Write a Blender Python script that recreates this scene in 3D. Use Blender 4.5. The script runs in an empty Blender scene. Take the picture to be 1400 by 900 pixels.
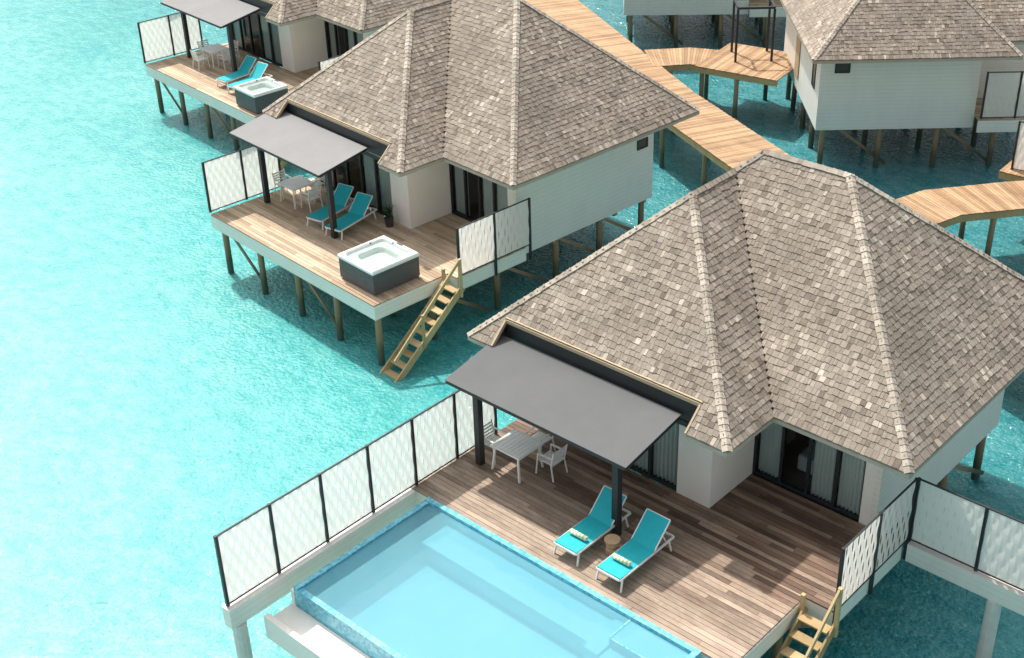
import bpy, math, random
from mathutils import Vector, Matrix
random.seed(7)
S=bpy.context.scene
COL=S.collection
# ------------------------------------------------------------------ materials
def newmat(name):
    m=bpy.data.materials.new(name);m.use_nodes=True;nt=m.node_tree
    b=nt.nodes['Principled BSDF'];return m,nt,b
def L(nt,a,b): nt.links.new(a,b)
def ramp(nt,stops,fac=None):
    r=nt.nodes.new('ShaderNodeValToRGB');e=r.color_ramp.elements
    while len(e)<len(stops): e.new(0.5)
    for i,(p,c) in enumerate(stops):
        e[i].position=p;e[i].color=(c[0],c[1],c[2],1)
    if fac is not None: L(nt,fac,r.inputs[0])
    return r
def objco(nt,scale=(1,1,1)):
    tc=nt.nodes.new('ShaderNodeTexCoord');mp=nt.nodes.new('ShaderNodeMapping')
    mp.inputs['Scale'].default_value=scale;L(nt,tc.outputs['Object'],mp.inputs['Vector']);return mp.outputs[0]
def noise(nt,vec,scale,detail=4,rough=.55):
    n=nt.nodes.new('ShaderNodeTexNoise');n.inputs['Scale'].default_value=scale;n.inputs['Detail'].default_value=detail
    n.inputs['Roughness'].default_value=rough
    if vec is not None: L(nt,vec,n.inputs['Vector'])
    return n.outputs['Fac']
def mix(nt,fac,a,b,mode='MIX'):
    m=nt.nodes.new('ShaderNodeMix');m.data_type='RGBA';m.blend_type=mode
    for s,v in ((m.inputs['Factor'],fac),(m.inputs['A'],a),(m.inputs['B'],b)):
        if isinstance(v,(int,float)): s.default_value=v
        elif isinstance(v,tuple): s.default_value=(v[0],v[1],v[2],1)
        else: L(nt,v,s)
    return m.outputs['Result']
def mth(nt,op,a,b=None,c=None):
    m=nt.nodes.new('ShaderNodeMath');m.operation=op
    for i,v in enumerate((a,b,c)):
        if v is None: continue
        if isinstance(v,(int,float)): m.inputs[i].default_value=v
        else: L(nt,v,m.inputs[i])
    return m.outputs[0]
def tint(nt):
    a=nt.nodes.new('ShaderNodeAttribute');a.attribute_name='tint';return a.outputs['Fac']
def bump(nt,b,h,strength=.3,dist=.02):
    n=nt.nodes.new('ShaderNodeBump');n.inputs['Strength'].default_value=strength;n.inputs['Distance'].default_value=dist
    L(nt,h,n.inputs['Height']);L(nt,n.outputs[0],b.inputs['Normal'])
def plain(name,c,rough=.6,var=.12,metal=0,nscale=3,trans=0):
    m,nt,b=newmat(name);n=noise(nt,objco(nt),nscale,6)
    cc=mix(nt,n,tuple(x*(1-var*1.3) for x in c),tuple(min(1,x*(1+var)) for x in c))
    L(nt,cc,b.inputs['Base Color']);b.inputs['Roughness'].default_value=rough;b.inputs['Metallic'].default_value=metal
    bump(nt,b,noise(nt,objco(nt),nscale*12,3),.12,.01)
    if trans:
        t_=nt.nodes.new('ShaderNodeBsdfTranslucent');L(nt,cc,t_.inputs[0]);mx=nt.nodes.new('ShaderNodeMixShader');mx.inputs[0].default_value=trans
        L(nt,b.outputs[0],mx.inputs[1]);L(nt,t_.outputs[0],mx.inputs[2]);L(nt,mx.outputs[0],nt.nodes['Material Output'].inputs[0])
    return m
def mk_shingle():
    m,nt,b=newmat('weathered_shingle')
    t=tint(nt);co=objco(nt)
    r=ramp(nt,[(0,(.13,.105,.083)),(.35,(.27,.222,.175)),(.65,(.37,.312,.25)),(1,(.64,.56,.465))],t)
    n=noise(nt,co,.55,7,.65);c=mix(nt,ramp(nt,[(.4,(0,0,0)),(.72,(.85,.85,.85))],n).outputs[0],r.outputs[0],(.20,.168,.136))
    st=noise(nt,objco(nt,(1.6,1.6,.5)),1.1,6,.7)
    c=mix(nt,ramp(nt,[(.52,(0,0,0)),(.68,(.4,.4,.4))],st).outputs[0],c,(.42,.375,.32))
    n2=noise(nt,co,14,4);c=mix(nt,.3,c,mix(nt,n2,(.15,.15,.15),(1,1,1)),'OVERLAY')
    L(nt,c,b.inputs['Base Color']);b.inputs['Roughness'].default_value=.85
    bump(nt,b,n2,.4,.015);return m
def mk_wood(name,stops,pale_tone=None,wf=.5,sx=(1.2,16,16),grad=None,dark=.6):
    m,nt,b=newmat(name);t=tint(nt);co=objco(nt,sx)
    n=noise(nt,co,1.3,5,.6)
    f=mth(nt,'ADD',mth(nt,'MULTIPLY',t,.65),mth(nt,'MULTIPLY',n,.4))
    r=ramp(nt,stops,f);c=r.outputs[0]
    if pale_tone:
        w=noise(nt,objco(nt,(.45,1.3,1)),1.1,5,.65)
        w=mth(nt,'ADD',w,mth(nt,'MULTIPLY',mth(nt,'SUBTRACT',t,.5),.22))
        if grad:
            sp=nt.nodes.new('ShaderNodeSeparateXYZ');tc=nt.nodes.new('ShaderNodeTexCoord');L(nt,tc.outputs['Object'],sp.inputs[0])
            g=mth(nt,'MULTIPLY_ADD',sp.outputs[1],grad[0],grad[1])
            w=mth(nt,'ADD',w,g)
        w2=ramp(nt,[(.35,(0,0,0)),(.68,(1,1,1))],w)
        c=mix(nt,mth(nt,'MULTIPLY',w2.outputs[0],wf),c,mix(nt,.35,pale_tone,c))
    st=noise(nt,objco(nt,(.5,1.4,.8)),1.0,6,.7)
    c=mix(nt,ramp(nt,[(.46,(0,0,0)),(.62,(dark,dark,dark))],st).outputs[0],c,mix(nt,1.0,c,(.46,.43,.41),'MULTIPLY'))
    L(nt,c,b.inputs['Base Color']);b.inputs['Roughness'].default_value=.7
    bump(nt,b,n,.3,.01);return m
def mk_siding(name='white_siding',c=(.89,.84,.765),pitch=.16):
    m,nt,b=newmat(name)
    tc=nt.nodes.new('ShaderNodeTexCoord');sp=nt.nodes.new('ShaderNodeSeparateXYZ');L(nt,tc.outputs['Object'],sp.inputs[0])
    fr=mth(nt,'FRACT',mth(nt,'DIVIDE',sp.outputs[2],pitch))
    line=ramp(nt,[(0,(.0,.0,.0)),(.1,(1,1,1))],fr)
    n=noise(nt,objco(nt,(1,1,.35)),1.5,7,.65)
    cc=mix(nt,n,tuple(x*.88 for x in c),tuple(min(.93,x*1.07) for x in c))
    cc=mix(nt,line.outputs[0],tuple(x*.70 for x in c),cc)
    L(nt,cc,b.inputs['Base Color']);b.inputs['Roughness'].default_value=.6
    bump(nt,b,fr,.5,.02);return m
def mk_glass(name,tintc=(.75,.85,.85)):
    m,nt,b=newmat(name);out=nt.nodes['Material Output']
    tr=nt.nodes.new('ShaderNodeBsdfTransparent');tr.inputs[0].default_value=(*tintc,1)
    gl=nt.nodes.new('ShaderNodeBsdfGlossy');gl.inputs['Roughness'].default_value=.03
    fr=nt.nodes.new('ShaderNodeFresnel');fr.inputs[0].default_value=1.45
    mx=nt.nodes.new('ShaderNodeMixShader');L(nt,fr.outputs[0],mx.inputs[0]);L(nt,tr.outputs[0],mx.inputs[1]);L(nt,gl.outputs[0],mx.inputs[2])
    L(nt,mx.outputs[0],out.inputs[0]);nt.nodes.remove(b);return m
def mk_poolwater():
    m=mk_glass('pool_water',(.60,.86,.92));nt=m.node_tree
    n=noise(nt,objco(nt),2.2,2)
    bp=nt.nodes.new('ShaderNodeBump');bp.inputs['Strength'].default_value=.12;bp.inputs['Distance'].default_value=.05;L(nt,n,bp.inputs['Height'])
    mx=None
    for nd in nt.nodes:
        if nd.type in('BSDF_GLOSSY','FRESNEL'): L(nt,bp.outputs[0],nd.inputs['Normal'])
        if nd.type=='MIX_SHADER': mx=nd
    df=nt.nodes.new('ShaderNodeBsdfDiffuse')
    L(nt,mix(nt,noise(nt,objco(nt),.7,4),(.19,.46,.55),(.25,.52,.60)),df.inputs[0])
    m2=nt.nodes.new('ShaderNodeMixShader');m2.inputs[0].default_value=.48;L(nt,mx.outputs[0],m2.inputs[1]);L(nt,df.outputs[0],m2.inputs[2])
    L(nt,m2.outputs[0],nt.nodes['Material Output'].inputs[0])
    return m
def mk_tile(name,c1,c2,s):
    m,nt,b=newmat(name);v=nt.nodes.new('ShaderNodeTexVoronoi');v.distance='CHEBYCHEV';v.inputs['Scale'].default_value=s
    v.inputs['Randomness'].default_value=.0
    L(nt,objco(nt),v.inputs['Vector'])
    wn=nt.nodes.new('ShaderNodeTexWhiteNoise');L(nt,v.outputs['Position'],wn.inputs['Vector'])
    L(nt,mix(nt,wn.outputs['Value'],c1,c2),b.inputs['Base Color']);b.inputs['Roughness'].default_value=.3;return m
def mk_sea():
    m,nt,b=newmat('lagoon_water')
    tc=nt.nodes.new('ShaderNodeTexCoord');sp=nt.nodes.new('ShaderNodeSeparateXYZ');L(nt,tc.outputs['Object'],sp.inputs[0])
    s=mth(nt,'ADD',mth(nt,'MULTIPLY',sp.outputs[0],.37),mth(nt,'MULTIPLY',sp.outputs[1],.93))
    big=noise(nt,objco(nt,(1,1,1)),.11,5,.65)
    s=mth(nt,'ADD',s,mth(nt,'MULTIPLY',mth(nt,'SUBTRACT',big,.5),11))
    g=mth(nt,'MULTIPLY_ADD',s,1/34,.52)
    base=ramp(nt,[(0,(.31,.60,.575)),(.3,(.15,.49,.47)),(.52,(.036,.37,.365)),(.72,(.006,.26,.275)),(1,(.004,.195,.22))],g)
    w=nt.nodes.new('ShaderNodeTexNoise');w.inputs['Scale'].default_value=1.4;w.inputs['Detail'].default_value=9;w.inputs['Roughness'].default_value=.78;w.inputs['Distortion'].default_value=.3
    L(nt,objco(nt,(1.0,1.6,1)),w.inputs['Vector'])
    c=mix(nt,ramp(nt,[(.36,(0,0,0)),(.64,(1,1,1))],w.outputs['Fac']).outputs[0],mix(nt,1.0,base.outputs[0],(.70,.84,.86),'MULTIPLY'),mix(nt,.12,base.outputs[0],(.65,.92,.88)))
    fine=noise(nt,objco(nt,(1,1.4,1)),8,6,.72)
    c=mix(nt,mth(nt,'MULTIPLY',ramp(nt,[(.56,(0,0,0)),(.68,(1,1,1))],fine).outputs[0],.30),c,(.58,.86,.82))
    L(nt,c,b.inputs['Base Color']);b.inputs['Roughness'].default_value=.06;b.inputs['IOR'].default_value=1.33;b.inputs['Specular IOR Level'].default_value=.5
    h=mth(nt,'ADD',mth(nt,'MULTIPLY',noise(nt,objco(nt,(1,1.4,1)),.8,2),.20),mth(nt,'MULTIPLY',noise(nt,objco(nt,(1,1.2,1)),6.5,2.0,.55),.19))
    bump(nt,b,h,.9,.55)
    return m
M={}
M['shingle']=mk_shingle()
M['dark']=plain('charcoal_metal',(.022,.025,.028),.45)
M['canopy']=plain('grey_canvas',(.128,.132,.135),.9,.1,nscale=1.5)
M['canopylight']=plain('faded_grey_canvas',(.255,.255,.253),.9,.1,nscale=1.5)
M['white']=plain('white_render',(.90,.85,.78),.7,.05,nscale=1.2)
M['siding']=mk_siding()
M['soffit']=plain('white_soffit',(.70,.66,.6),.7)
M['trim']=plain('pale_timber_trim',(.50,.39,.26),.6,.2)
M['fasciawood']=plain('weathered_fascia',(.46,.40,.33),.7,.2)
M['underlay']=plain('roof_underlay',(.10,.08,.06),.9)
M['deckred']=mk_wood('red_brown_deck_planks',[(0,(.055,.032,.023)),(.4,(.155,.092,.062)),(.75,(.31,.205,.14)),(1,(.50,.37,.275))],(.57,.455,.35),.9,grad=(-.14,-.10),dark=.75)  # planks get paler toward the pool edge, darker toward the house
M['decktan']=mk_wood('tan_deck_planks',[(0,(.25,.17,.10)),(.45,(.49,.355,.23)),(1,(.70,.54,.385))],(.66,.53,.395),.6,dark=.5)
M['walk']=mk_wood('honey_boardwalk_planks',[(0,(.20,.11,.05)),(.5,(.40,.24,.12)),(1,(.56,.37,.20))],(.48,.34,.21),.5,sx=(4,4,4),dark=.35)
M['yellow']=mk_wood('yellow_pine',[(0,(.32,.22,.09)),(.6,(.52,.37,.18)),(1,(.62,.48,.28))],sx=(6,6,6),dark=.3)
def mk_pile():
    m,nt,b=newmat('wet_timber_pile');tc=nt.nodes.new('ShaderNodeTexCoord');sp=nt.nodes.new('ShaderNodeSeparateXYZ');L(nt,tc.outputs['Object'],sp.inputs[0])
    n=noise(nt,objco(nt,(6,6,1.5)),2,5)
    z=mth(nt,'ADD',sp.outputs[2],mth(nt,'MULTIPLY',n,.5))
    r=ramp(nt,[(0,(.03,.10,.085)),(.4,(.11,.10,.055)),(.6,(.28,.19,.11)),(1,(.38,.26,.15))],mth(nt,'MULTIPLY_ADD',z,.5,1.15))
    L(nt,r.outputs[0],b.inputs['Base Color']);b.inputs['Roughness'].default_value=.6;bump(nt,b,n,.5,.03);return m
M['pile']=mk_pile()
M['concrete']=plain('pale_concrete',(.70,.68,.63),.75,.2)
M['fence']=plain('whitewashed_slats',(.91,.88,.83),.65,.05,nscale=5,trans=.45)
M['glass']=mk_glass('window_glass')
M['curtain']=plain('white_curtain',(.84,.81,.77),.9,.05)
M['interior']=plain('dim_interior',(.2,.17,.145),.9,.2)
M['blind']=plain('dark_window_pane',(.045,.05,.055),.35,.2)
M['teal']=plain('turquoise_sling_fabric',(.008,.45,.51),.7,.12,nscale=8)
M['whitemetal']=plain('white_powder_coat',(.88,.87,.84),.4,.04)
M['acrylic']=plain('white_acrylic',(.84,.83,.80),.2,.03)
M['tubdark']=plain('dark_tub_cabinet',(.095,.098,.102),.5,.2)
M['poolwater']=mk_poolwater()
M['pooltile']=mk_tile('pale_blue_pool_tile',(.44,.73,.79),(.48,.77,.82),9)
M['mosaic']=mk_tile('blue_glass_mosaic',(.07,.38,.54),(.24,.62,.74),14)
M['wicker']=plain('brown_wicker',(.50,.34,.20),.8,.35,nscale=30)
M['leaf']=plain('dark_leaf',(.03,.07,.025),.6,.3)
M['clay']=plain('dark_pot',(.04,.04,.04),.6)
def mk_towel():
    m,nt,b=newmat('striped_towel');tc=nt.nodes.new('ShaderNodeTexCoord');sp=nt.nodes.new('ShaderNodeSeparateXYZ');L(nt,tc.outputs['Object'],sp.inputs[0])
    fr=mth(nt,'FRACT',mth(nt,'DIVIDE',sp.outputs[0],.095));r=ramp(nt,[(.55,(.84,.82,.64)),(.62,(.50,.62,.30))],fr)
    L(nt,r.outputs[0],b.inputs['Base Color']);b.inputs['Roughness'].default_value=.95;return m
M['towel']=mk_towel()
M['linen']=plain('white_linen',(.8,.79,.76),.9,.05)
M['sea']=mk_sea()
# ------------------------------------------------------------------ mesh builder
class MB:
    def __init__(s): s.v=[];s.f=[];s.t=[];s.starts=[]
    def face(s,pts,t=.5):
        i=len(s.v);s.v+= [tuple(p) for p in pts];s.f.append(tuple(range(i,i+len(pts))));s.t.append(t)
    def mark(s): s.starts.append((len(s.v),len(s.f)))
    def box(s,x0,x1,y0,y1,z0,z1,t=.5):
        s.mark();i=len(s.v);s.v+=[(x,y,z) for z in(z0,z1) for x,y in((x0,y0),(x1,y0),(x1,y1),(x0,y1))]
        for q in((0,3,2,1),(4,5,6,7),(0,1,5,4),(1,2,6,5),(2,3,7,6),(3,0,4,7)): s.f.append(tuple(i+k for k in q));s.t.append(t)
        return s
    def beam(s,p,q,w,h,t=.5,up=(0,0,1)):
        s.mark();p=Vector(p);q=Vector(q);d=(q-p).normalized();u=Vector(up)
        if abs(d.dot(u))>.98: u=Vector((1,0,0))
        sd=d.cross(u).normalized();u=sd.cross(d).normalized();i=len(s.v)
        for c in(p,q):
            for a,b in((-1,-1),(1,-1),(1,1),(-1,1)): s.v.append(tuple(c+sd*(a*w/2)+u*(b*h/2)))
        for k in((0,3,2,1),(4,5,6,7),(0,1,5,4),(1,2,6,5),(2,3,7,6),(3,0,4,7)): s.f.append(tuple(i+j for j in k));s.t.append(t)
        return s
    def rod(s,p,q,r,r2=None,n=10,t=.5):
        s.mark();r2=r if r2 is None else r2
        p=Vector(p);q=Vector(q);d=(q-p).normalized();u=Vector((1,0,0)) if abs(d.x)<.9 else Vector((0,1,0))
        a=d.cross(u).normalized();b=d.cross(a);i=len(s.v)
        for c,rr in((p,r),(q,r2)):
            for k in range(n):
                an=2*math.pi*k/n;s.v.append(tuple(c+a*(rr*math.cos(an))+b*(rr*math.sin(an))))
        for k in range(n):
            k2=(k+1)%n;s.f.append((i+k,i+n+k,i+n+k2,i+k2));s.t.append(t)
        s.f.append(tuple(i+k for k in range(n)));s.t.append(t);s.f.append(tuple(i+n+k for k in reversed(range(n))));s.t.append(t)
        return s
    def make(s,name,mat,parent=None,smooth=False,bevel=0,recalc=False):
        me=bpy.data.meshes.new(name);me.from_pydata(s.v,[],s.f)
        a=me.attributes.new('tint','FLOAT','FACE');a.data.foreach_set('value',s.t)
        if recalc:
            import bmesh;bm=bmesh.new();bm.from_mesh(me);bmesh.ops.recalc_face_normals(bm,faces=bm.faces);bm.to_mesh(me);bm.free()
        me.materials.append(M[mat]);me.update()
        ob=bpy.data.objects.new(name,me);COL.objects.link(ob)
        if smooth:
            for p in me.polygons: p.use_smooth=True
        if bevel:
            md=ob.modifiers.new('bevel','BEVEL');md.width=bevel;md.segments=2;md.limit_method='ANGLE'
        if parent: ob.parent=parent
        return ob
    def split(s,name,mat,parent=None,bevel=0):
        """every box / beam / rod becomes a part of its own"""
        out=[];st=s.starts+[(len(s.v),len(s.f))]
        for (v0,f0),(v1,f1) in zip(st,st[1:]):
            m=MB();m.v=s.v[v0:v1];m.f=[tuple(i-v0 for i in f) for f in s.f[f0:f1]];m.t=s.t[f0:f1];out.append(m.make(name,mat,parent,bevel=bevel))
        return out
def thing(name,label,cat,loc=(0,0,0),rot=0,group=None):
    e=bpy.data.objects.new(name,None);e.empty_display_size=.3;COL.objects.link(e)
    e.location=loc;e.rotation_euler=(0,0,rot);e['label']=label;e['category']=cat
    if group: e['group']=group
    return e
def share(ob,parent,loc=(0,0,0),rot=(0,0,0)):
    c=ob.copy();COL.objects.link(c);c.parent=parent;c.location=loc;c.rotation_euler=rot;return c
def W(v,x,y,z=0):
    X,Y,w=v;c,s=math.cos(w),math.sin(w);return (X+c*x-s*y,Y+s*x+c*y,z)
# ------------------------------------------------------------------ dims
ze=2.8;a,b,p,D,t,o=7.9431,11.3408,1.8368,8.9544,.9227,1.1168
WATER=-2.35
# ------------------------------------------------------------------ roof
def build_roof(par,notch=True):
    rf=MB();mid=a/2
    zz=lambda d: ze+t*d
    F=[((0,0),(1,0),(0,1),[(0,0),(a,0),(mid,mid)],'front'),
       ((a,0),(0,1),(-1,0),[(0,0),(p,0),(p+mid,mid),(mid,mid)],'x'),
       ((0,p),(1,0),(0,1),[(a,0),(b,0),(b-D/2,D/2),(D/2,D/2),(mid,mid)],'x'),
       ((b,p),(0,1),(-1,0),[(0,0),(D,0),(D/2,D/2)],'x'),
       ((0,p+D),(1,0),(0,-1),[(0,0),(b,0),(b-D/2,D/2),(D/2,D/2)],'x'),
       ((0,0),(0,1),(1,0),[(0,0),(p+D,0),(p+D/2,D/2),(p+mid,mid),(mid,mid)],'x')]
    nx0,nx1,ny=.85,6.82,.54
    und=MB();step=.158/math.sqrt(1+t*t)
    for og,e,n,poly,kind in F:
        P=lambda s,d,h=0:(og[0]+e[0]*s+n[0]*d,og[1]+e[1]*s+n[1]*d,zz(d)+h)
        if kind=='front' and notch:
            for pl in ([(0,0),(nx0,0),(nx0,ny),(ny,ny)],[(nx1,0),(a,0),(a-ny,ny),(nx1,ny)],[(ny,ny),(a-ny,ny),(mid,mid)]):
                und.face([P(s,d,-.03) for s,d in pl],.5)
        else: und.face([P(s,d,-.03) for s,d in poly],.5)
        dm=max(q[1] for q in poly);k=0
        while k*step<dm:
            d0=k*step-(.03 if k==0 else 0);dmid=min(k*step+step*.5,dm-.01)
            xs=[]
            for i in range(len(poly)):
                s1,e1=poly[i];s2,e2=poly[(i+1)%len(poly)]
                if (e1-dmid)*(e2-dmid)<0: xs.append(s1+(s2-s1)*(dmid-e1)/(e2-e1))
            if len(xs)<2: k+=1;continue
            lo,hi=min(xs),max(xs);segs=[(lo,hi)]
            if kind=='front' and notch and dmid<ny: segs=[(lo,nx0),(nx1,hi)]
            rt=random.gauss(0,.05)
            for lo,hi in segs:
                s=lo-random.random()*.1
                while s<hi:
                    w=random.uniform(.07,.17);s0=max(s,lo);s1=min(s+w-.007,hi);s+=w
                    if s1-s0<.02: continue
                    lift=random.uniform(.014,.034);j=random.uniform(-.014,.014) if k else 0;dd0=d0+j;dd1=k*step+step*1.35
                    dd1=min(dd1,dm)
                    tt=min(1,max(0,random.gauss(.46,.14)+rt))
                    if random.random()<.03: tt=random.uniform(.7,.95)
                    if random.random()<.05: tt=random.uniform(0,.15)
                    A=P(s0,dd0,lift);B=P(s1,dd0,lift);C=P(s1,dd1,.004);E=P(s0,dd1,.004)
                    A2=P(s0,dd0,-.02);B2=P(s1,dd0,-.02)
                    rf.face([A,B,C,E] ,tt);rf.face([A2,B2,B,A],tt*.5);rf.face([A2,A,E],tt*.6);rf.face([B2,C,B],tt*.6)
            k+=1
    shing=rf.make('roof','shingle',par,recalc=False)
    und.make('roof_underlay','underlay',shing)
    cap=MB();H=lambda x,y,d:Vector((x,y,zz(d)))
    hips=[((0,0,0),(mid,mid,mid),(-1,0),(0,-1)),((a,0,0),(mid,mid,mid),(1,0),(0,-1)),((mid,mid,mid),(mid,p+mid,mid),(-1,0),(1,0)),
          ((mid,p+mid,mid),(D/2,p+D/2,D/2),(-1,0),(0,-1)),((D/2,p+D/2,D/2),(b-D/2,p+D/2,D/2),(0,-1),(0,1)),
          ((b,p,0),(b-D/2,p+D/2,D/2),(0,-1),(1,0)),((b,p+D,0),(b-D/2,p+D/2,D/2),(1,0),(0,1)),((0,p+D,0),(D/2,p+D/2,D/2),(-1,0),(0,1))]
    for q0,q1,fa,fb in hips:
        A=H(*q0);B=H(*q1);d=(B-A);Ln=d.length;d.normalize()
        sides=[]
        for fx,fy in(fa,fb):
            nn=Vector((fx*t,fy*t,1)).normalized();sd=d.cross(nn).normalized()
            if sd.dot(Vector((fx,fy,0)))<0: sd=-sd
            sides.append((sd,nn))
        up=(sides[0][1]+sides[1][1]).normalized();x=0
        while x<Ln:
            x1=min(x+.24,Ln+.03);tt=random.uniform(.66,.98);wd=.105+random.uniform(-.012,.012)
            l0=.052+random.uniform(0,.008);l1=.04
            p0=A+d*x+up*l0;p1=A+d*x1+up*l1
            for sd,nn in sides:
                e0=A+d*x+sd*wd+nn*(l0-.012);e1=A+d*x1+sd*wd+nn*(l1-.012)
                cap.face([p0,p1,e1,e0],tt);cap.face([p0,e0,e0-nn*.03,p0-up*.03],tt*.5);cap.face([e0,e1,e1-nn*.04,e0-nn*.04],tt*.6)
            x+=.16
    cap.make('ridge_cap','shingle',shing)
    sf=MB();zs=ze-.12
    if notch:
        for x0,x1,y0,y1 in((0.02,nx0,0.02,ny),(nx1,a-.02,.02,ny),(.02,a-.02,ny,p),(.02,b-.02,p+.02,p+D-.02)): sf.box(x0,x1,y0,y1,zs-.03,zs)
    else: sf.box(.02,a-.02,.02,p+.02,zs-.03,zs);sf.box(.02,b-.02,p+.02,p+D-.02,zs-.03,zs)
    sf.make('soffit','soffit',shing)
    fs=MB();w=.035
    def fas(x0,y0,x1,y1,m): m.beam((x0,y0,ze-.09),(x1,y1,ze-.09),w,.14)
    fas(a,0,a,p,fs);fas(a,p,b,p,fs);fas(b,p,b,p+D,fs);fas(b,p+D,0,p+D,fs);fas(0,p+D,0,0,fs)
    if notch:
        fas(0,0,nx0,0,fs);fas(nx1,0,a,0,fs)
        tr=MB()
        tr.beam((nx0,ny,zz(ny)-.03),(nx1,ny,zz(ny)-.03),.05,.09);tr.beam((nx1,ny,zz(ny)-.03),(nx1,0,ze-.03),.05,.10);tr.beam((nx0,ny,zz(ny)-.03),(nx0,0,ze-.03),.05,.10)
        tr.beam((nx0-.03,ny+.025,zz(ny)+.05),(nx1+.03,ny+.025,zz(ny)+.05),.05,.02)
        tr.split('timber_trim','trim',shing)
        gp=MB();gp.box(nx0+.03,nx1-.03,ny-.0,ny+.02,2.5,zz(ny)-.09);gp.make('eave_gap_shade','dark',shing)  # charcoal sheet stands in for the shade in the eave gap
    else: fas(0,0,a,0,fs)
    fs.split('fascia','fasciawood',shing)
    return shing
# ------------------------------------------------------------------ openings
def glazed(par,name,x0,x1,y,z0,z1,bays,axis='x',curt=None):
    fr=MB();fw=.07
    X=[x0+(x1-x0)*i/bays for i in range(bays+1)]
    for i,x in enumerate(X):
        fr.box(x-fw/2,x+fw/2,y-.06,y+.04,z0,z1)
    fr.box(x0+fw/2,x1-fw/2,y-.055,y+.035,z0,z0+.07);fr.box(x0+fw/2,x1-fw/2,y-.055,y+.035,z1-.08,z1)
    d=fr.make(name,'dark',par)
    g=MB();g.face([(x0,y,z0),(x1,y,z0),(x1,y,z1),(x0,y,z1)]);g.make('window_pane','glass',d)
    for i in range(bays):
        cm=MB()
        if curt and i not in curt: continue
        n=26;xa=X[i]+.03;xb=X[i+1]-.03
        pts=[(xa+(xb-xa)*k/n,y+.12+.045*math.sin(k*1.55+i)) for k in range(n+1)]
        for k in range(n): cm.face([(pts[k][0],pts[k][1],z0+.02),(pts[k+1][0],pts[k+1][1],z0+.02),(pts[k+1][0],pts[k+1][1],z1),(pts[k][0],pts[k][1],z1)])
        cm.make('curtain','curtain',d,smooth=True)
    return d
def small_window(par,c,axis,w,h):
    n=Vector(axis);u=Vector((0,0,1));s=n.cross(u);c=Vector(c);fr=MB();f=.05
    for sg in(-1,1):
        fr.beam(c+s*sg*w/2-u*(h/2+f/2),c+s*sg*w/2+u*(h/2+f/2),f,.07,up=tuple(n))
        fr.beam(c+u*sg*h/2-s*(w/2-f/2),c+u*sg*h/2+s*(w/2-f/2),.066,f)
    d=fr.make('window','dark',par)
    g=MB();q=c+n*.012;g.face([q-s*w/2-u*h/2,q+s*w/2-u*h/2,q+s*w/2+u*h/2,q-s*w/2+u*h/2]);g.make('window_pane','blind',d)
def piles(par,pts,z0=-.5,r=.11,mat='pile',name='support_post'):
    m=MB();m.rod((0,0,-4.2),(0,0,z0),r*1.08,r,n=12);ob=m.make(name,mat,par,smooth=False);first=True
    for x,y in pts:
        if first: ob.location=(x,y,0);first=False
        else: share(ob,par,(x,y,0),(random.uniform(-.015,.015),random.uniform(-.015,.015),random.random()*3))
def deckplanks(par,rows,mat,wd=.14):
    m=MB()
    for y0,y1,x0,x1 in rows:
        y=y0
        while y<y1-.02:
            ye=min(y+wd-.012,y1);x=x0;first=True
            while x<x1-.01:
                ln=random.uniform(1.6,4.2) if not first else random.uniform(.5,3.5);first=False
                xe=min(x+ln,x1)
                if x1-xe<.4: xe=x1
                m.box(x,xe-.006,y,ye,-.045,random.uniform(-.004,.002),random.random());x=xe
            y+=wd
    return m.make('deck',mat,par)
def build_house(par,rear=False):
    smooth=MB();sd=MB();z0,z1=-.55,2.66;w=.16
    xi=o if not rear else .55;xa=a-o;xb=b-o;yf=o;ym=p+o;yb=p+D-o
    if not rear:
        smooth.box(xi,1.5,yf,yf+w,0,z1);smooth.box(1.5,5.85,yf,yf+w,2.3,z1);smooth.box(5.85,xa,yf,yf+w,-.02,z1)
        smooth.box(xa-w,xa,yf+w,ym,-.02,z1)
        smooth.box(xa,xb-.42,ym,ym+w,2.3,z1);smooth.box(xb-.42,xb-w,ym,ym+w,-.02,z1)
        sd.box(xb-w,xb,ym-.002,yb,z0,z1);sd.box(xi,xi+w,yf+w,yb,z0,z1);sd.box(xi+w,xb-w,yb-w,yb,z0,z1)
    else:
        sd.box(xi,xa,yf,yf+w,z0,z1);sd.box(xa-w,xa,yf+w,ym,z0,z1);sd.box(xa,xb,ym,ym+w,z0,z1)
        sd.box(xb-w,xb,ym+w,yb,z0,z1);sd.box(xi,xi+w,yf+w,yb,z0,z1);sd.box(xi+w,xb-w,yb-w,yb,z0,z1)
    if smooth.f: smooth.make('wall','white',par)
    sd.make('wall','siding',par)
    fl=MB();fl.box(xi+w,xb-w,ym+w,yb-w,-.05,-.0);fl.box(xi+w,xa-w,yf+w,ym+w,-.05,.0)
    fl.box(xi+.05,xb-.05,ym+.05,yb-.05,-.5,-.35)
    fl.make('floor','interior',par)
    j=MB()
    for k in range(5):
        y=ym+.3+k*(yb-ym-.6)/4;j.box(xi+.1,xb-.1,y-.08,y+.08,-.72,-.5)
    j.split('joist','pile',par)
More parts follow.
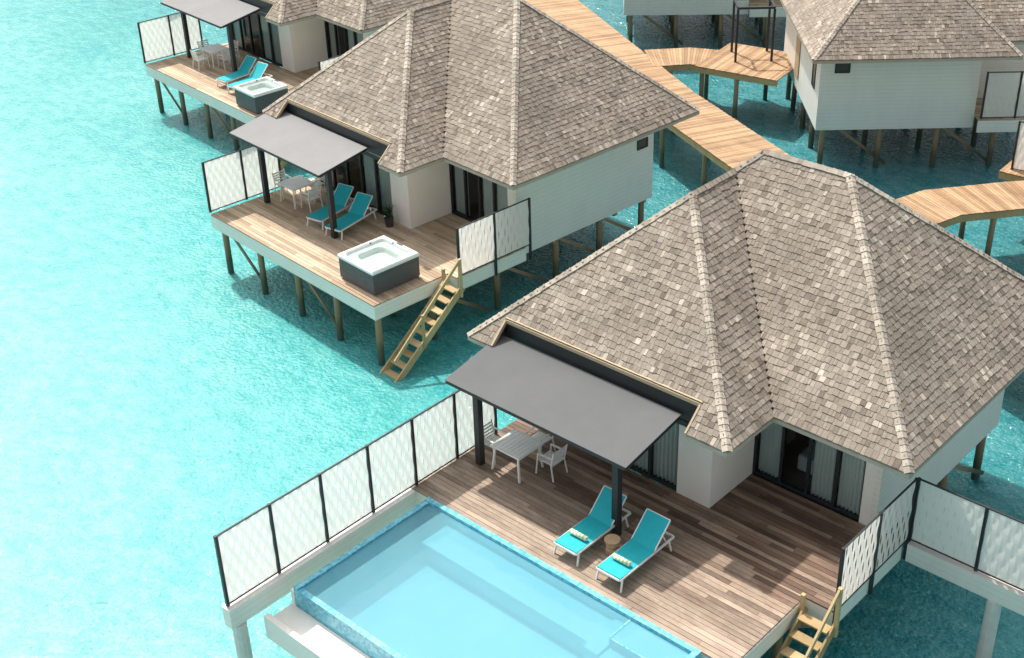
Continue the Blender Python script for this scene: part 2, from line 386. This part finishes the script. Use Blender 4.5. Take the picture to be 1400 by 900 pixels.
def build_villa(v,label,deckmat,pool=False,stairs=True,xr=10.65,deckfront=-3.1,ax0=.7,canopy='canopy',AW=5.65):
    e=thing('overwater_villa',label,'villa',(v[0],v[1],0),v[2],'overwater villas along the boardwalk')
    build_roof(e,True);build_house(e)
    glazed(e,'sliding_door',1.5,5.85,o+.08,0.01,2.3,5,curt=(0,3,4))
    glazed(e,'sliding_door',a-o+.02,b-o-.42,p+o+.08,.01,2.3,4,curt=(0,2,3))
    bd=MB();bd.box(7.6,9.7,3.75,5.6,.05,.5);bd.make('bed','linen',e,bevel=.05)
    small_window(e,(b-o,p+D-o-.6,1.72),(1,0,0),.5,.32)
    y0=deckfront
    rows=[(y0,-.1,.72,10.22),(-.1,o,.72,xr),(o,p+o,a-o,xr)]
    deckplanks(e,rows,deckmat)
    fr=MB()
    z0,z1=-.52,-.05;w=.08
    fr.box(.70,10.24,y0,y0+w,z0,z1);fr.box(.70,.70+w,y0+w,2.9,z0,z1);fr.box(10.24-w,10.24,y0+w,-.1,z0,z1)
    fr.box(10.24,xr,-.1,-.1+w,z0,z1);fr.box(xr-w,xr,-.1+w,p+o,z0,z1)
    fr.box(b-o+.003,xr-w,p+o-w,p+o-.003,z0,z1)
    fr.make('deck_fascia','siding',e)
    js=MB()
    for k in range(6):
        x=1.2+k*1.75;js.box(x,x+.08,y0+.1,2.8,-.3,-.06)
    for y in(y0+.3,-.9,1.2): js.box(.8,10.1,y-.08,y+.08,-.5,-.31)
    js.split('joist','pile',e)
    pts=[(x,y) for x in(1.0,3.25,5.5,7.75,9.95) for y in((y0+.3,-.6,2.2,5,7.2,9.4) )]
    if pool: pts=[q for q in pts if q[1]>y0+.5 or q[0]>9]
    piles(e,pts)
    br=MB()
    if not pool:
        for i,x in enumerate((1.0,3.25,5.5,7.75)):
            if i%2==0: br.beam((x,y0+.42,-.6),(x+2.25,y0+.42,-2.2),.05,.12)
    for y in(-.6,2.2,5,7.2): br.beam((10.08,y,-.6),(10.08,y+2.4,-2.2),.05,.12)
    br.split('cross_brace','pile',e)
    # awning
    aw=MB();n=8;ya,yb_,za,zb=-1.58,.47,2.47,2.84
    for i in range(n):
        for jj in range(6):
            q=[]
            for (ii,kk) in((i,jj),(i+1,jj),(i+1,jj+1),(i,jj+1)):
                u=ii/n;vv=kk/6;sag=-.03*math.sin(math.pi*((ii*2/n)%1.0001))*math.sin(math.pi*vv)
                q.append((ax0+AW*u,ya+(yb_-ya)*vv,za+(zb-za)*vv+sag+.02))
            aw.face(q)
            aw.face([(x_,y_,z_-.02) for x_,y_,z_ in reversed(q)])
    cn=aw.make('awning',canopy,e,smooth=False)
    fm=MB();zl=lambda y:za-.045+(zb-za)*(y-ya)/(yb_-ya)
    for x0,q0,x1,q1 in((ax0+.03,ya+.03,ax0+AW-.03,ya+.03),(ax0+.03,yb_-.03,ax0+AW-.03,yb_-.03),(ax0+.03,ya+.06,ax0+.03,yb_-.06),(ax0+AW-.03,ya+.06,ax0+AW-.03,yb_-.06),(ax0+1.9,ya+.06,ax0+1.9,yb_-.06),(ax0+3.8,ya+.06,ax0+3.8,yb_-.06)):
        fm.beam((x0,q0,zl(q0)),(x1,q1,zl(q1)),.06,.07)
    fm.make('awning_frame','dark',cn)
    for x in(1.34,5.75):
        if x>ax0+AW-.1: x=ax0+AW-.15
        q=MB();q.box(x-.09,x+.09,-1.2,-1.02,0,2.46);q.make('awning_post','dark',cn,bevel=.01)
    if stairs:
        st=MB();ys,zs_,ye,zf=-.35,-.02,-3.45,-2.7
        sob=st.beam((10.36,ys+.1,zs_-.1),(10.36,ye,zf),.05,.24,random.random()).make('stairs','yellow',e)
        st=MB().beam((11.12,ys+.1,zs_-.1),(11.12,ye,zf),.05,.24,random.random()).make('stringer','yellow',sob)
        nt_=10;tr=MB()
        for i in range(nt_):
            f=(i+.5)/nt_;y=ys+(ye-ys)*f;z=zs_+(zf-zs_)*f-.03;tr.box(10.385,11.095,y-.13,y+.13,z-.02,z+.02,random.random())
        tr.split('tread','yellow',sob)
        for x in(11.16,10.32):
            h=MB();h.box(x-.045,x+.045,ys-.05,ys+.04,-.4,.95 if x>11 else .3,.7);h.make('newel_post','yellow',sob)
            if x>11:
                h=MB();h.beam((x,ys-.02,.9),(x,ye+.3,zf+1.1),.05,.11,.8);h.make('handrail','yellow',sob)
                h=MB();h.box(x-.04,x+.04,-2.0,-1.92,-1.6,-.42,.4);h.make('newel_post','yellow',sob)
    return e
# ------------------------------------------------------------------ fence
def fence(v,p0,p1,n,h=1.95,zb=0.02,drop=.0,label=None):
    A=Vector(W(v,*p0));B=Vector(W(v,*p1));d=B-A;Ln=d.length;ang=math.atan2(d.y,d.x)
    e=thing('privacy_fence',label or 'white woven slat privacy fence with charcoal frame','fence',tuple(A),ang,'white privacy fences on the decks')
    pw=Ln/n
    for i in range(n+1):
        m=MB();m.box(-.035,.035,-.035,.035,zb-drop,h)
        q=m.make('fence_post','dark',e);q.location=(i*pw,0,0)
    rl=MB()
    for i in range(n):
        x0=i*pw+.036;x1=(i+1)*pw-.036
        rl.box(x0,x1,-.02,.02,h-.035,h-.005);rl.box(x0,x1,-.02,.02,zb+.03,zb+.06)
    rl.split('rail','dark',e)
    # woven vertical strips: alternate strips bow in and out between the horizontal rods
    vw=.13;cell=.31
    for i in range(n):
        x0=i*pw+.04;x1=(i+1)*pw-.04;m=MB();zA=zb+.06;zB=h-.036;ns=max(2,round((zB-zA)/cell));nc=max(3,round((x1-x0)/vw));cw=(x1-x0)/nc
        for c in range(nc):
            xa=x0+c*cw;xb=xa+cw+.004;K=ns*5;pr=None;tt=random.random();ph=(math.pi if c%2 else 0)+random.uniform(-.25,.25)
            if c==nc-1: xb=xa+cw
            for k in range(K+1):
                z=zA+(zB-zA)*k/K;y=.013*math.sin(math.pi*ns*k/K+ph)
                if pr: m.face([(xa,pr[0]-.002,pr[1]),(xb,pr[0]+.002,pr[1]),(xb,y+.002,z),(xa,y-.002,z)],tt)
                pr=(y,z)
        m.make('fence_panel','fence',e,smooth=False)
    return e
# ------------------------------------------------------------------ furniture
def sunbed(v,x,y,rot,label):
    e=thing('sun_lounger',label,'sun lounger',W(v,x,y),v[2]+rot,'turquoise sun loungers on the decks')
    zf=.33;w=.33;by,bz=.57,.58
    f=MB()
    for s in(-1,1):
        f.beam((s*w,-1.25,zf),(s*w,.75,zf),.04,.05)
    f.box(-w+.02,w-.02,-1.27,-1.23,zf-.025,zf+.025);f.box(-w+.02,w-.02,.73,.77,zf-.025,zf+.025);f.box(-w+.02,w-.02,-.02,.02,zf-.025,zf+.015)
    f.beam((-w+.06,.5,zf),(-w+.06,.34,zf+.33),.025,.025);f.beam((w-.06,.5,zf),(w-.06,.34,zf+.33),.025,.025)
    f.make('frame','whitemetal',e)
    for s in(-1,1):
        for yy in(-1.15,.55):
            m=MB();m.beam((s*w,yy,zf),(s*(w+.02),yy-.08 if yy<0 else yy+.08,0),.04,.04);m.make('leg','whitemetal',e)
    m=MB();K=14
    def strip(m,y0,z0,y1,z1,sag):
        for k in range(K):
            fa,fb=k/K,(k+1)/K
            za=z0+(z1-z0)*fa-sag*math.sin(math.pi*fa);zb=z0+(z1-z0)*fb-sag*math.sin(math.pi*fb)
            ya=y0+(y1-y0)*fa;yb=y0+(y1-y0)*fb
            m.face([(-w,ya,za),(w,ya,za),(w,yb,zb),(-w,yb,zb)]);m.face([(-w,ya,za-.02),(-w,yb,zb-.02),(w,yb,zb-.02),(w,ya,za-.02)])
            for s in(-1,1): m.face([(s*w,ya,za),(s*w,yb,zb),(s*w,yb,zb-.02),(s*w,ya,za-.02)])
    strip(m,-1.24,zf+.05,0,zf+.05,.015);m.make('seat','teal',e,smooth=False)
    m=MB();strip(m,.0,zf+.05,by,zf+bz,.015);m.make('backrest','teal',e)
    m=MB();m.beam((-w,0.01,zf+.035),(-w,by+.01,zf+bz-.01),.025,.03);m.beam((w,0.01,zf+.035),(w,by+.01,zf+bz-.01),.025,.03);m.box(-w,w,by,by+.03,zf+bz-.02,zf+bz+.01);m.make('back_frame','whitemetal',e)
    return e
def towel(v,x,y,z,rot):
    e=thing('rolled_towel','rolled cream and green striped towel on a turquoise lounger','towel',W(v,x,y,z),v[2]+rot,'rolled striped towels')
    m=MB();n=20
    for (x0,r0),(x1,r1) in zip([(-.24,.05),(-.23,.062),(.23,.062)],[(-.23,.062),(.23,.062),(.24,.05)]): m.rod((x0,0,.062),(x1,0,.062),r0,r1,n)
    m.make('towel_roll','towel',e,smooth=True)
    m=MB();pr=None
    for k in range(30):
        an=k*.45;r=.008+.0017*k;q=Vector((.243,r*math.cos(an),.062+r*math.sin(an)))
        if pr: m.beam(pr,q,.004,.006)
        pr=q
    m.make('towel_edge','linen',e)
def table(v,x,y,rot=0):
    e=thing('dining_table','square white slatted outdoor dining table on a wooden deck','table',W(v,x,y),v[2]+rot,'white outdoor dining tables')
    m=MB()
    for k in range(8): m.box(-.46+k*.1165,-.46+k*.1165+.108,-.42,.42,.72,.745)
    m.box(-.48,-.463,-.46,.46,.70,.748);m.box(.475,.49,-.46,.46,.70,.748);m.box(-.463,.475,-.46,-.425,.70,.748);m.box(-.463,.475,.425,.46,.70,.748)
    m.make('table_top','whitemetal',e)
    for sx in(-1,1):
        for sy in(-1,1):
            q=MB();q.beam((sx*.38,sy*.38,.70),(sx*.46,sy*.44,0),.045,.045);q.make('leg','whitemetal',e)
    return e
def chair(v,x,y,rot):
    e=thing('dining_chair','white metal outdoor armchair beside a white table','chair',W(v,x,y),v[2]+rot,'white outdoor dining chairs')
    m=MB()
    for k in range(5): m.box(-.23+k*.094,-.23+k*.094+.084,-.22,.22,.43,.45)
    m.box(-.24,.24,-.245,-.222,.41,.452);m.box(-.24,.24,.222,.245,.41,.452);m.make('seat','whitemetal',e)
    m=MB()
    for k in range(4): m.beam((-.23,.235+k*.018,.56+k*.085),(.23,.235+k*.018,.56+k*.085),.02,.05)
    m.make('backrest','whitemetal',e)
    for sx in(-1,1):
        m=MB();m.beam((sx*.25,-.22,.64),(sx*.25,.27,.66),.045,.025);m.make('armrest','whitemetal',e)
        m=MB();m.beam((sx*.25,-.21,.64),(sx*.27,-.27,0),.03,.03);m.make('leg','whitemetal',e)
        m=MB();m.beam((sx*.25,.31,.87),(sx*.25,.22,.42),.03,.03);m.beam((sx*.25,.22,.42),(sx*.27,.30,0),.03,.03);m.make('leg','whitemetal',e)
    return e
def stool(v,x,y):
    e=thing('side_table','small round brown wicker side table between two loungers','side table',W(v,x,y),0)
    m=MB();pr=[(.0,.15),(.08,.17),(.2,.14),(.32,.16),(.38,.17)]
    for (z0,r0),(z1,r1) in zip(pr,pr[1:]): m.rod((0,0,z0),(0,0,z1),r0,r1,20)
    m.make('woven_base','wicker',e,smooth=True)
    m=MB();m.rod((0,0,.385),(0,0,.41),.19,.185,24);m.make('table_top','wicker',e)
def tub(v,x0,x1,y0,y1,h=.88):
    cx,cy=(x0+x1)/2,(y0+y1)/2;wx,wy=(x1-x0)/2,(y1-y0)/2
    e=thing('hot_tub','square white acrylic hot tub with dark slatted cabinet on the deck','hot tub',W(v,cx,cy),v[2],'hot tubs on the decks')
    m=MB();m.box(-wx+.06,wx-.06,-wy+.06,wy-.06,0.02,h-.5)
    z=.06
    while z<h-.16:
        for s in(-1,1): m.box(-wx+.03,wx-.03,s*(wy-.045)-.012,s*(wy-.045)+.012,z,z+.094);m.box(s*(wx-.045)-.012,s*(wx-.045)+.012,-wy+.05,wy-.05,z,z+.094)
        z+=.1
    m.make('cabinet','tubdark',e)
    m=MB();n=56
    def ss(x): x=min(1,max(0,x));return x*x*(3-2*x)
    def hz(u,w_):
        c=max(abs(u),abs(w_))
        if c>.97: return h-.05*((c-.97)/.03)**2
        r=(abs(u)**7+abs(w_)**7)**(1/7)
        z_=h-.11*ss((.88-r)/.06)
        r2=((u/.62)**4+(w_/.56)**4)**.25
        z_-=.17*ss((1-r2)/.12)
        return z_
    for i in range(n+1):
        for j in range(n+1):
            u=-1+2*i/n;w_=-1+2*j/n;m.v.append((u*wx,w_*wy,hz(u,w_)))
    for i in range(n):
        for j in range(n): q=i*(n+1)+j;m.f.append((q,q+n+1,q+n+2,q+1));m.t.append(.5)
    for s in(-1,1):
        m.face([(-wx,s*wy,h-.12),(wx,s*wy,h-.12),(wx,s*wy,h-.05),(-wx,s*wy,h-.05)]);m.face([(s*wx,-wy,h-.12),(s*wx,wy,h-.12),(s*wx,wy,h-.05),(s*wx,-wy,h-.05)])
    m.make('tub_shell','acrylic',e,smooth=False)
    m=MB();k_=.88;m.face([(-wx*k_,-wy*k_,h-.06),(wx*k_,-wy*k_,h-.06),(wx*k_,wy*k_,h-.06),(-wx*k_,wy*k_,h-.06)]);m.make('tub_water','glass',e)
    m=MB()
    for sx,sy in((-.86,0.3),(.86,.3),(-.3,.86),(.35,-.86)): m.rod((sx*wx,sy*wy,h-.06),(sx*wx*1.02,sy*wy*1.02,h-.02),.03,.03,10)
    m.split('water_jet','dark',e)
    m=MB();m.box(-.14,.14,wy*.93-.04,wy*.93+.04,h,h+.012);m.make('control_panel','tubdark',e)
def plant(v,x,y):
    e=thing('potted_plant','small dark spiky plant in a black pot by the wall','plant',W(v,x,y),0)
    m=MB();m.rod((0,0,0),(0,0,.32),.13,.17,16);m.make('pot','clay',e)
    m=MB()
    for k in range(60):
        an=random.random()*6.28;r=random.uniform(.1,.3);h=random.uniform(.5,.85);q0=Vector((0,0,.3));q1=Vector((r*.5*math.cos(an),r*.5*math.sin(an),h*.8));q2=Vector((r*math.cos(an),r*math.sin(an),h));s=Vector((-math.sin(an),math.cos(an),0))*.018
        m.face([q0-s,q0+s,q1+s,q1-s]);m.face([q1-s,q1+s,q2])
    m.make('foliage','leaf',e)
# ------------------------------------------------------------------ walkways
def walkway(pts,width,label,z=0.0,pl=.125):
    e=thing('boardwalk',label,'boardwalk');e['kind']='structure'
    m=MB();bm_=MB();P=[Vector((x,y,0)) for x,y in pts]
    def nrm(i):
        if i==0: d=P[1]-P[0]
        elif i==len(P)-1: d=P[-1]-P[-2]
        else: d=((P[i]-P[i-1]).normalized()+(P[i+1]-P[i]).normalized())
        d.normalize();return Vector((-d.y,d.x,0))
    pp=[]
    for i in range(len(P)-1):
        A,B=P[i],P[i+1];na,nb=nrm(i),nrm(i+1);Ln=(B-A).length;k=int(Ln/pl)
        for j in range(k):
            f0=j/k;f1=(j+1)/k-.010/Ln
            c0=A.lerp(B,f0);c1=A.lerp(B,f1);n0=na.lerp(nb,f0);n1=na.lerp(nb,f1);h=width/2+random.uniform(-.01,.01)
            q=[c0-n0*h,c1-n1*h,c1+n1*h,c0+n0*h];tt=random.random();zt=z+random.uniform(-.003,.003)
            m.face([(v_.x,v_.y,zt) for v_ in q],tt);m.face([(v_.x,v_.y,zt-.045) for v_ in reversed(q)],tt)
            for u_ in range(4):
                g,h_=q[u_],q[(u_+1)%4];m.face([(g.x,g.y,zt-.045),(h_.x,h_.y,zt-.045),(h_.x,h_.y,zt),(g.x,g.y,zt)],tt*.7)
        for s in(-1,1):
            g=A+na*s*(width/2-.06);h_=B+nb*s*(width/2-.06);bm_.beam((g.x,g.y,z-.17),(h_.x,h_.y,z-.17),.1,.24,.5)
        nn=max(1,int(Ln/2.6))
        for j in range(nn):
            c=A.lerp(B,(j+.5)/nn);n_=na.lerp(nb,(j+.5)/nn)
            for s in(-1,1): g=c+n_*s*(width/2-.2);pp.append((g.x,g.y))
            g=c+n_*(width/2-.1);h_=c-n_*(width/2-.1);bm_.beam((g.x,g.y,z-.38),(h_.x,h_.y,z-.38),.12,.18,.5)
    m.make('deck_planks','walk',e);bm_.split('side_beam','yellow',e)
    piles(e,pp,-.3,.1)
    return e
# ================================================================== build
V1=(0,0,0);V2=(-16.7628,6.6793,-.0867);V3=(-32.481,14.641,-.107)
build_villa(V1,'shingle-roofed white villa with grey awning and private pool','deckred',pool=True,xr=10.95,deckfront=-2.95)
build_villa(V2,'shingle-roofed white villa with grey awning and hot tub deck','decktan',xr=10.65,ax0=.15,canopy='canopylight',AW=5.45)
build_villa(V3,'shingle-roofed white villa with awning and white dining set','decktan',xr=10.65,ax0=.15,canopy='canopylight',AW=5.45)
def rear_villa(v,label):
    e=thing('overwater_villa',label,'villa',(v[0],v[1],0),v[2],'overwater villas along the boardwalk')
    build_roof(e,False);build_house(e,rear=True)
    small_window(e,(1.4,o,2.1),(0,-1,0),.55,.45);small_window(e,(.55,2.3,1.5),(-1,0,0),.6,1.2)
    d=MB();d.box(.5,.545,5.6,6.5,0,2.1);d.make('door','wicker',e)
    deckplanks(e,[(.6,p+o,a-o+.01,11.0)],'decktan')
    f=MB();f.box(a-o,11.05,.5,.58,-.52,-.05);f.box(10.97,11.05,.58,p+o,-.52,-.05);f.make('deck_fascia','siding',e)
    piles(e,[(x,y) for x in(.9,3.2,5.5,7.8,10) for y in(1.4,3.6,5.8,8,9.5)])
    br=MB()
    for x in(1.5,5.7): br.beam((x,1.5,-.6),(x+2.1,1.5,-2.2),.05,.12)
    br.split('cross_brace','pile',e)
    return e
V4=(-4.17,23.44,math.radians(41));rear_villa(V4,'white siding villa with shingle roof beyond the boardwalk')
w39=math.radians(39);V5=(-20.15-(.55*math.cos(w39)-o*math.sin(w39)),32.06-(.55*math.sin(w39)+o*math.cos(w39)),w39);rear_villa(V5,'white siding villa with shingle roof beyond the boardwalk')
fence(V4,(6.95,.62),(10.9,.62),3,label='white privacy fence on the deck of a siding-clad villa')
fence(V1,(.75,-8.62),(.75,.1),6,2.0,label='long white privacy fence on a beam beside the pool')
fence(V1,(11.0,-.12),(11.0,3.05),2,1.8,drop=.54,label='white privacy fence at the deck edge by the stairs')
fence(V1,(11.04,3.1),(17.5,3.1),4,1.8,label='white privacy fence on a raised beam over the water')
fence(V2,(.62,-3.05),(.62,0.0),2,1.95,label='white privacy fence with charcoal frame on tan deck')
fence(V2,(10.70,0.0),(10.70,3.1),2,1.75,drop=.54,label='white privacy fence at the deck edge by the stairs')
fence(V3,(.62,-3.05),(.62,0.0),2,1.95,label='white privacy fence with charcoal frame on tan deck')
fence(V3,(10.70,0.0),(10.70,3.1),2,1.75,drop=.54,label='white privacy fence at the deck edge')
fence((0,0,0),(3.75,24.5),(8.0,25.0),2,1.9,label='white privacy fence beside a timber entrance platform')
e=thing('fence_beam','white siding-clad beam on a round concrete column','beam',(0,0,0))
m=MB();m.box(.62,.90,-8.7,-3.0,-.55,-.01);m.make('beam_cladding','siding',e)
piles(e,[(.8,-8.45),(.8,-5.2)],-.56,.17,'concrete','column')
e=thing('fence_beam','white siding-clad beam on round concrete columns','beam',(0,0,0))
m=MB();m.box(11.06,17.6,2.97,3.24,-.5,-.0);m.make('beam_cladding','siding',e)
piles(e,[(13.2,3.1),(16.5,3.1)],-.51,.17,'concrete','column')
# pool
e=thing('swimming_pool','pale blue tiled plunge pool with infinity edge beside the deck','swimming pool',(0,0,0))
X0,X1,Y0,Y1=1.35,9.5,-7.25,-2.97
m=MB();zf=-.85
m.box(X0+.15,X1-.15,Y0+.15,Y1-.15,zf-.15,zf)
m.box(X0+.8,7.75,Y1-1.05,Y1-.15,zf,-.32)
m.box(7.75,X1-.15,Y1-.85,Y1-.15,zf,-.075);m.box(7.75,X1-.15,Y1-1.3,Y1-.85,zf,-.28);m.box(7.35,7.75,Y1-1.3,Y1-.15,zf+.001,-.22)
m.box(X0+.13,X1-.13,Y1-.15,Y1-.14,zf,-.06);m.box(X0+.14,X0+.15,Y0+.14,Y1-.16,zf,-.06);m.box(X1-.15,X1-.14,Y0+.14,Y1-.16,zf,-.06);m.box(X0+.16,X1-.16,Y0+.14,Y0+.15,zf,-.06)
m.make('pool_basin','pooltile',e)
m=MB();zc=.035
m.box(X0,X1,Y1-.14,Y1,-1.1,zc);m.box(X0,X0+.14,Y0,Y1-.14,-1.1,-.0);m.box(X1-.14,X1,Y0,Y1-.14,-1.1,zc);m.box(X0+.14,X1-.14,Y0,Y0+.14,-1.1,-.04)
m.box(7.75,X1-.14,Y1-.89,Y1-.85,-.35,-.052);m.box(7.71,7.75,Y1-.85,Y1-.14,-.35,-.052)
m.make('pool_wall','mosaic',e)
m=MB();m.face([(X0+.139,Y0+.08,-.055),(X1-.139,Y0+.08,-.055),(X1-.139,Y1-.139,-.055),(X0+.139,Y1-.139,-.055)]);m.make('pool_water','poolwater',e)
m=MB();m.box(X0-.12,X1+.02,Y0-.82,Y0-.68,-1.0,-.38);m.box(X0-.12,X1+.02,Y0-.68,Y0-.01,-1.0,-.55);m.box(X0-.12,X0-.01,Y0-.01,Y1,-1.0,-.14)
m.make('overflow_channel','white',e)
piles(e,[(2,-7.5),(4.5,-7.5),(7,-7.5),(9,-7.5),(2,-5),(4.5,-5),(7,-5),(9,-5)],-1.12,.2,'concrete','column')
# furniture
lab='turquoise sling sun lounger with white frame on wooden deck'
sunbed(V1,5.42,-1.33,0,'turquoise sling sun lounger holding a rolled striped towel');sunbed(V1,6.72,-1.38,0,'turquoise sling sun lounger holding a rolled striped towel')
towel(V1,5.42,-2.1,.385,.0);towel(V1,6.72,-2.15,.385,0)
stool(V1,6.08,-1.68)
table(V1,2.2,-.65)
chair(V1,1.4,-.65,math.radians(90));chair(V1,2.2,.2,0);chair(V1,2.98,-.25,math.radians(-90))
table(V2,2.1,-.3);chair(V2,1.3,-.3,math.radians(90));chair(V2,2.1,.5,0);chair(V2,2.9,-.25,math.radians(-90))
sunbed(V2,4.05,.05,math.radians(14),lab);sunbed(V2,5.15,.05,math.radians(14),lab)
tub(V2,7.95,9.8,-2.75,-.85);plant(V2,6.1,.75)
table(V3,3.1,-.7);chair(V3,2.3,-.7,math.radians(90));chair(V3,3.1,.1,0);chair(V3,3.9,-.65,math.radians(-90));chair(V3,3.1,-1.5,math.radians(180))
sunbed(V3,5.95,-1.0,math.radians(8),lab);sunbed(V3,7.05,-1.1,math.radians(8),lab)
tub(V3,8.45,10.1,-2.95,-1.25)
walkway([(-60,50),(-42,40.4),(-23.2,30.2),(-10.67,22.9),(-4.22,19.75),(3,16.3),(12,13.6),(30,10)],2.55,'long honey-coloured timber boardwalk on piles over the lagoon')
walkway([(-14.2,26.3),(-12.9,27.7),(-11.6,28.2)],2.3,'short timber boardwalk branch leading to a villa',z=.012)
walkway([(-12.2,28.5),(-8.3,29.1)],3.7,'timber entrance platform beside a villa',z=.024)
walkway([(2.3,17.6),(3.1,20.4),(4.9,22.7),(8,26)],2.2,'short timber boardwalk branch leading to a villa',z=.012)
walkway([(3.4,25.2),(7.5,25.4)],2.2,'timber entrance platform beside the boardwalk',z=.022)
e=thing('entrance_frame','charcoal metal gate frame on the villa entrance platform','gate frame',(-10.8,28.2,0),math.radians(41))
for x,y in((0,0),(1.6,0),(0,1.4),(1.6,1.4)):
    m=MB();m.box(x-.05,x+.05,y-.05,y+.05,0.02,2.4);m.make('frame_post','dark',e)
m=MB();m.beam((0,0,2.46),(1.6,0,2.46),.1,.1);m.beam((0,1.4,2.46),(1.6,1.4,2.46),.1,.1);m.beam((0,.06,2.45),(0,1.34,2.45),.09,.09);m.beam((1.6,.06,2.45),(1.6,1.34,2.45),.09,.09);m.split('crossbar','dark',e)
m=MB();m.face([(-2500,-2500,WATER),(2500,-2500,WATER),(2500,2500,WATER),(-2500,2500,WATER)]);sea=m.make('water','sea');sea['kind']='structure'
# ------------------------------------------------------------------ light
sun_az=Vector((-.95,.31));el=math.radians(59)
d=Vector((sun_az.x*math.cos(el),sun_az.y*math.cos(el),math.sin(el))).normalized()
ld=bpy.data.lights.new('sun','SUN');ld.energy=4.3;ld.angle=math.radians(1.2);ld.color=(1,.95,.87)
lo=bpy.data.objects.new('sun',ld);COL.objects.link(lo);lo.rotation_euler=d.to_track_quat('Z','Y').to_euler();lo.location=(0,0,40)
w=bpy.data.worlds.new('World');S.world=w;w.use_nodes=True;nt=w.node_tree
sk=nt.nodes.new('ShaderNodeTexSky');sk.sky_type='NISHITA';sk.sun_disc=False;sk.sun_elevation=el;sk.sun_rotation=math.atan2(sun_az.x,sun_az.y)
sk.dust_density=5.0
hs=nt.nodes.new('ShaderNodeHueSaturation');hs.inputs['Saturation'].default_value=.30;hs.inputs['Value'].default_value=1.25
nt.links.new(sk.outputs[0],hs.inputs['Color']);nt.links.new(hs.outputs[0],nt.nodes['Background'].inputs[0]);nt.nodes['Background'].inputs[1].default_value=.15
# ------------------------------------------------------------------ camera
C=(20.8622,-20.4381,19.9977);yaw,pitch,roll,f=.757,.5296,-.0339,1814.19
h=Vector((-math.sin(yaw),math.cos(yaw),0));up=Vector((0,0,1));fw=h*math.cos(pitch)-up*math.sin(pitch);r=h.cross(up);u=r.cross(fw)
r2=r*math.cos(roll)+u*math.sin(roll);u2=-r*math.sin(roll)+u*math.cos(roll)
cd=bpy.data.cameras.new('camera');cd.sensor_width=36;cd.lens=f/1400*36;cd.clip_end=6000
co=bpy.data.objects.new('camera',cd);COL.objects.link(co)
mt=Matrix(((r2.x,u2.x,-fw.x,C[0]),(r2.y,u2.y,-fw.y,C[1]),(r2.z,u2.z,-fw.z,C[2]),(0,0,0,1)));co.matrix_world=mt
S.camera=co
S.view_settings.view_transform='Standard';S.view_settings.look='None';S.view_settings.exposure=0
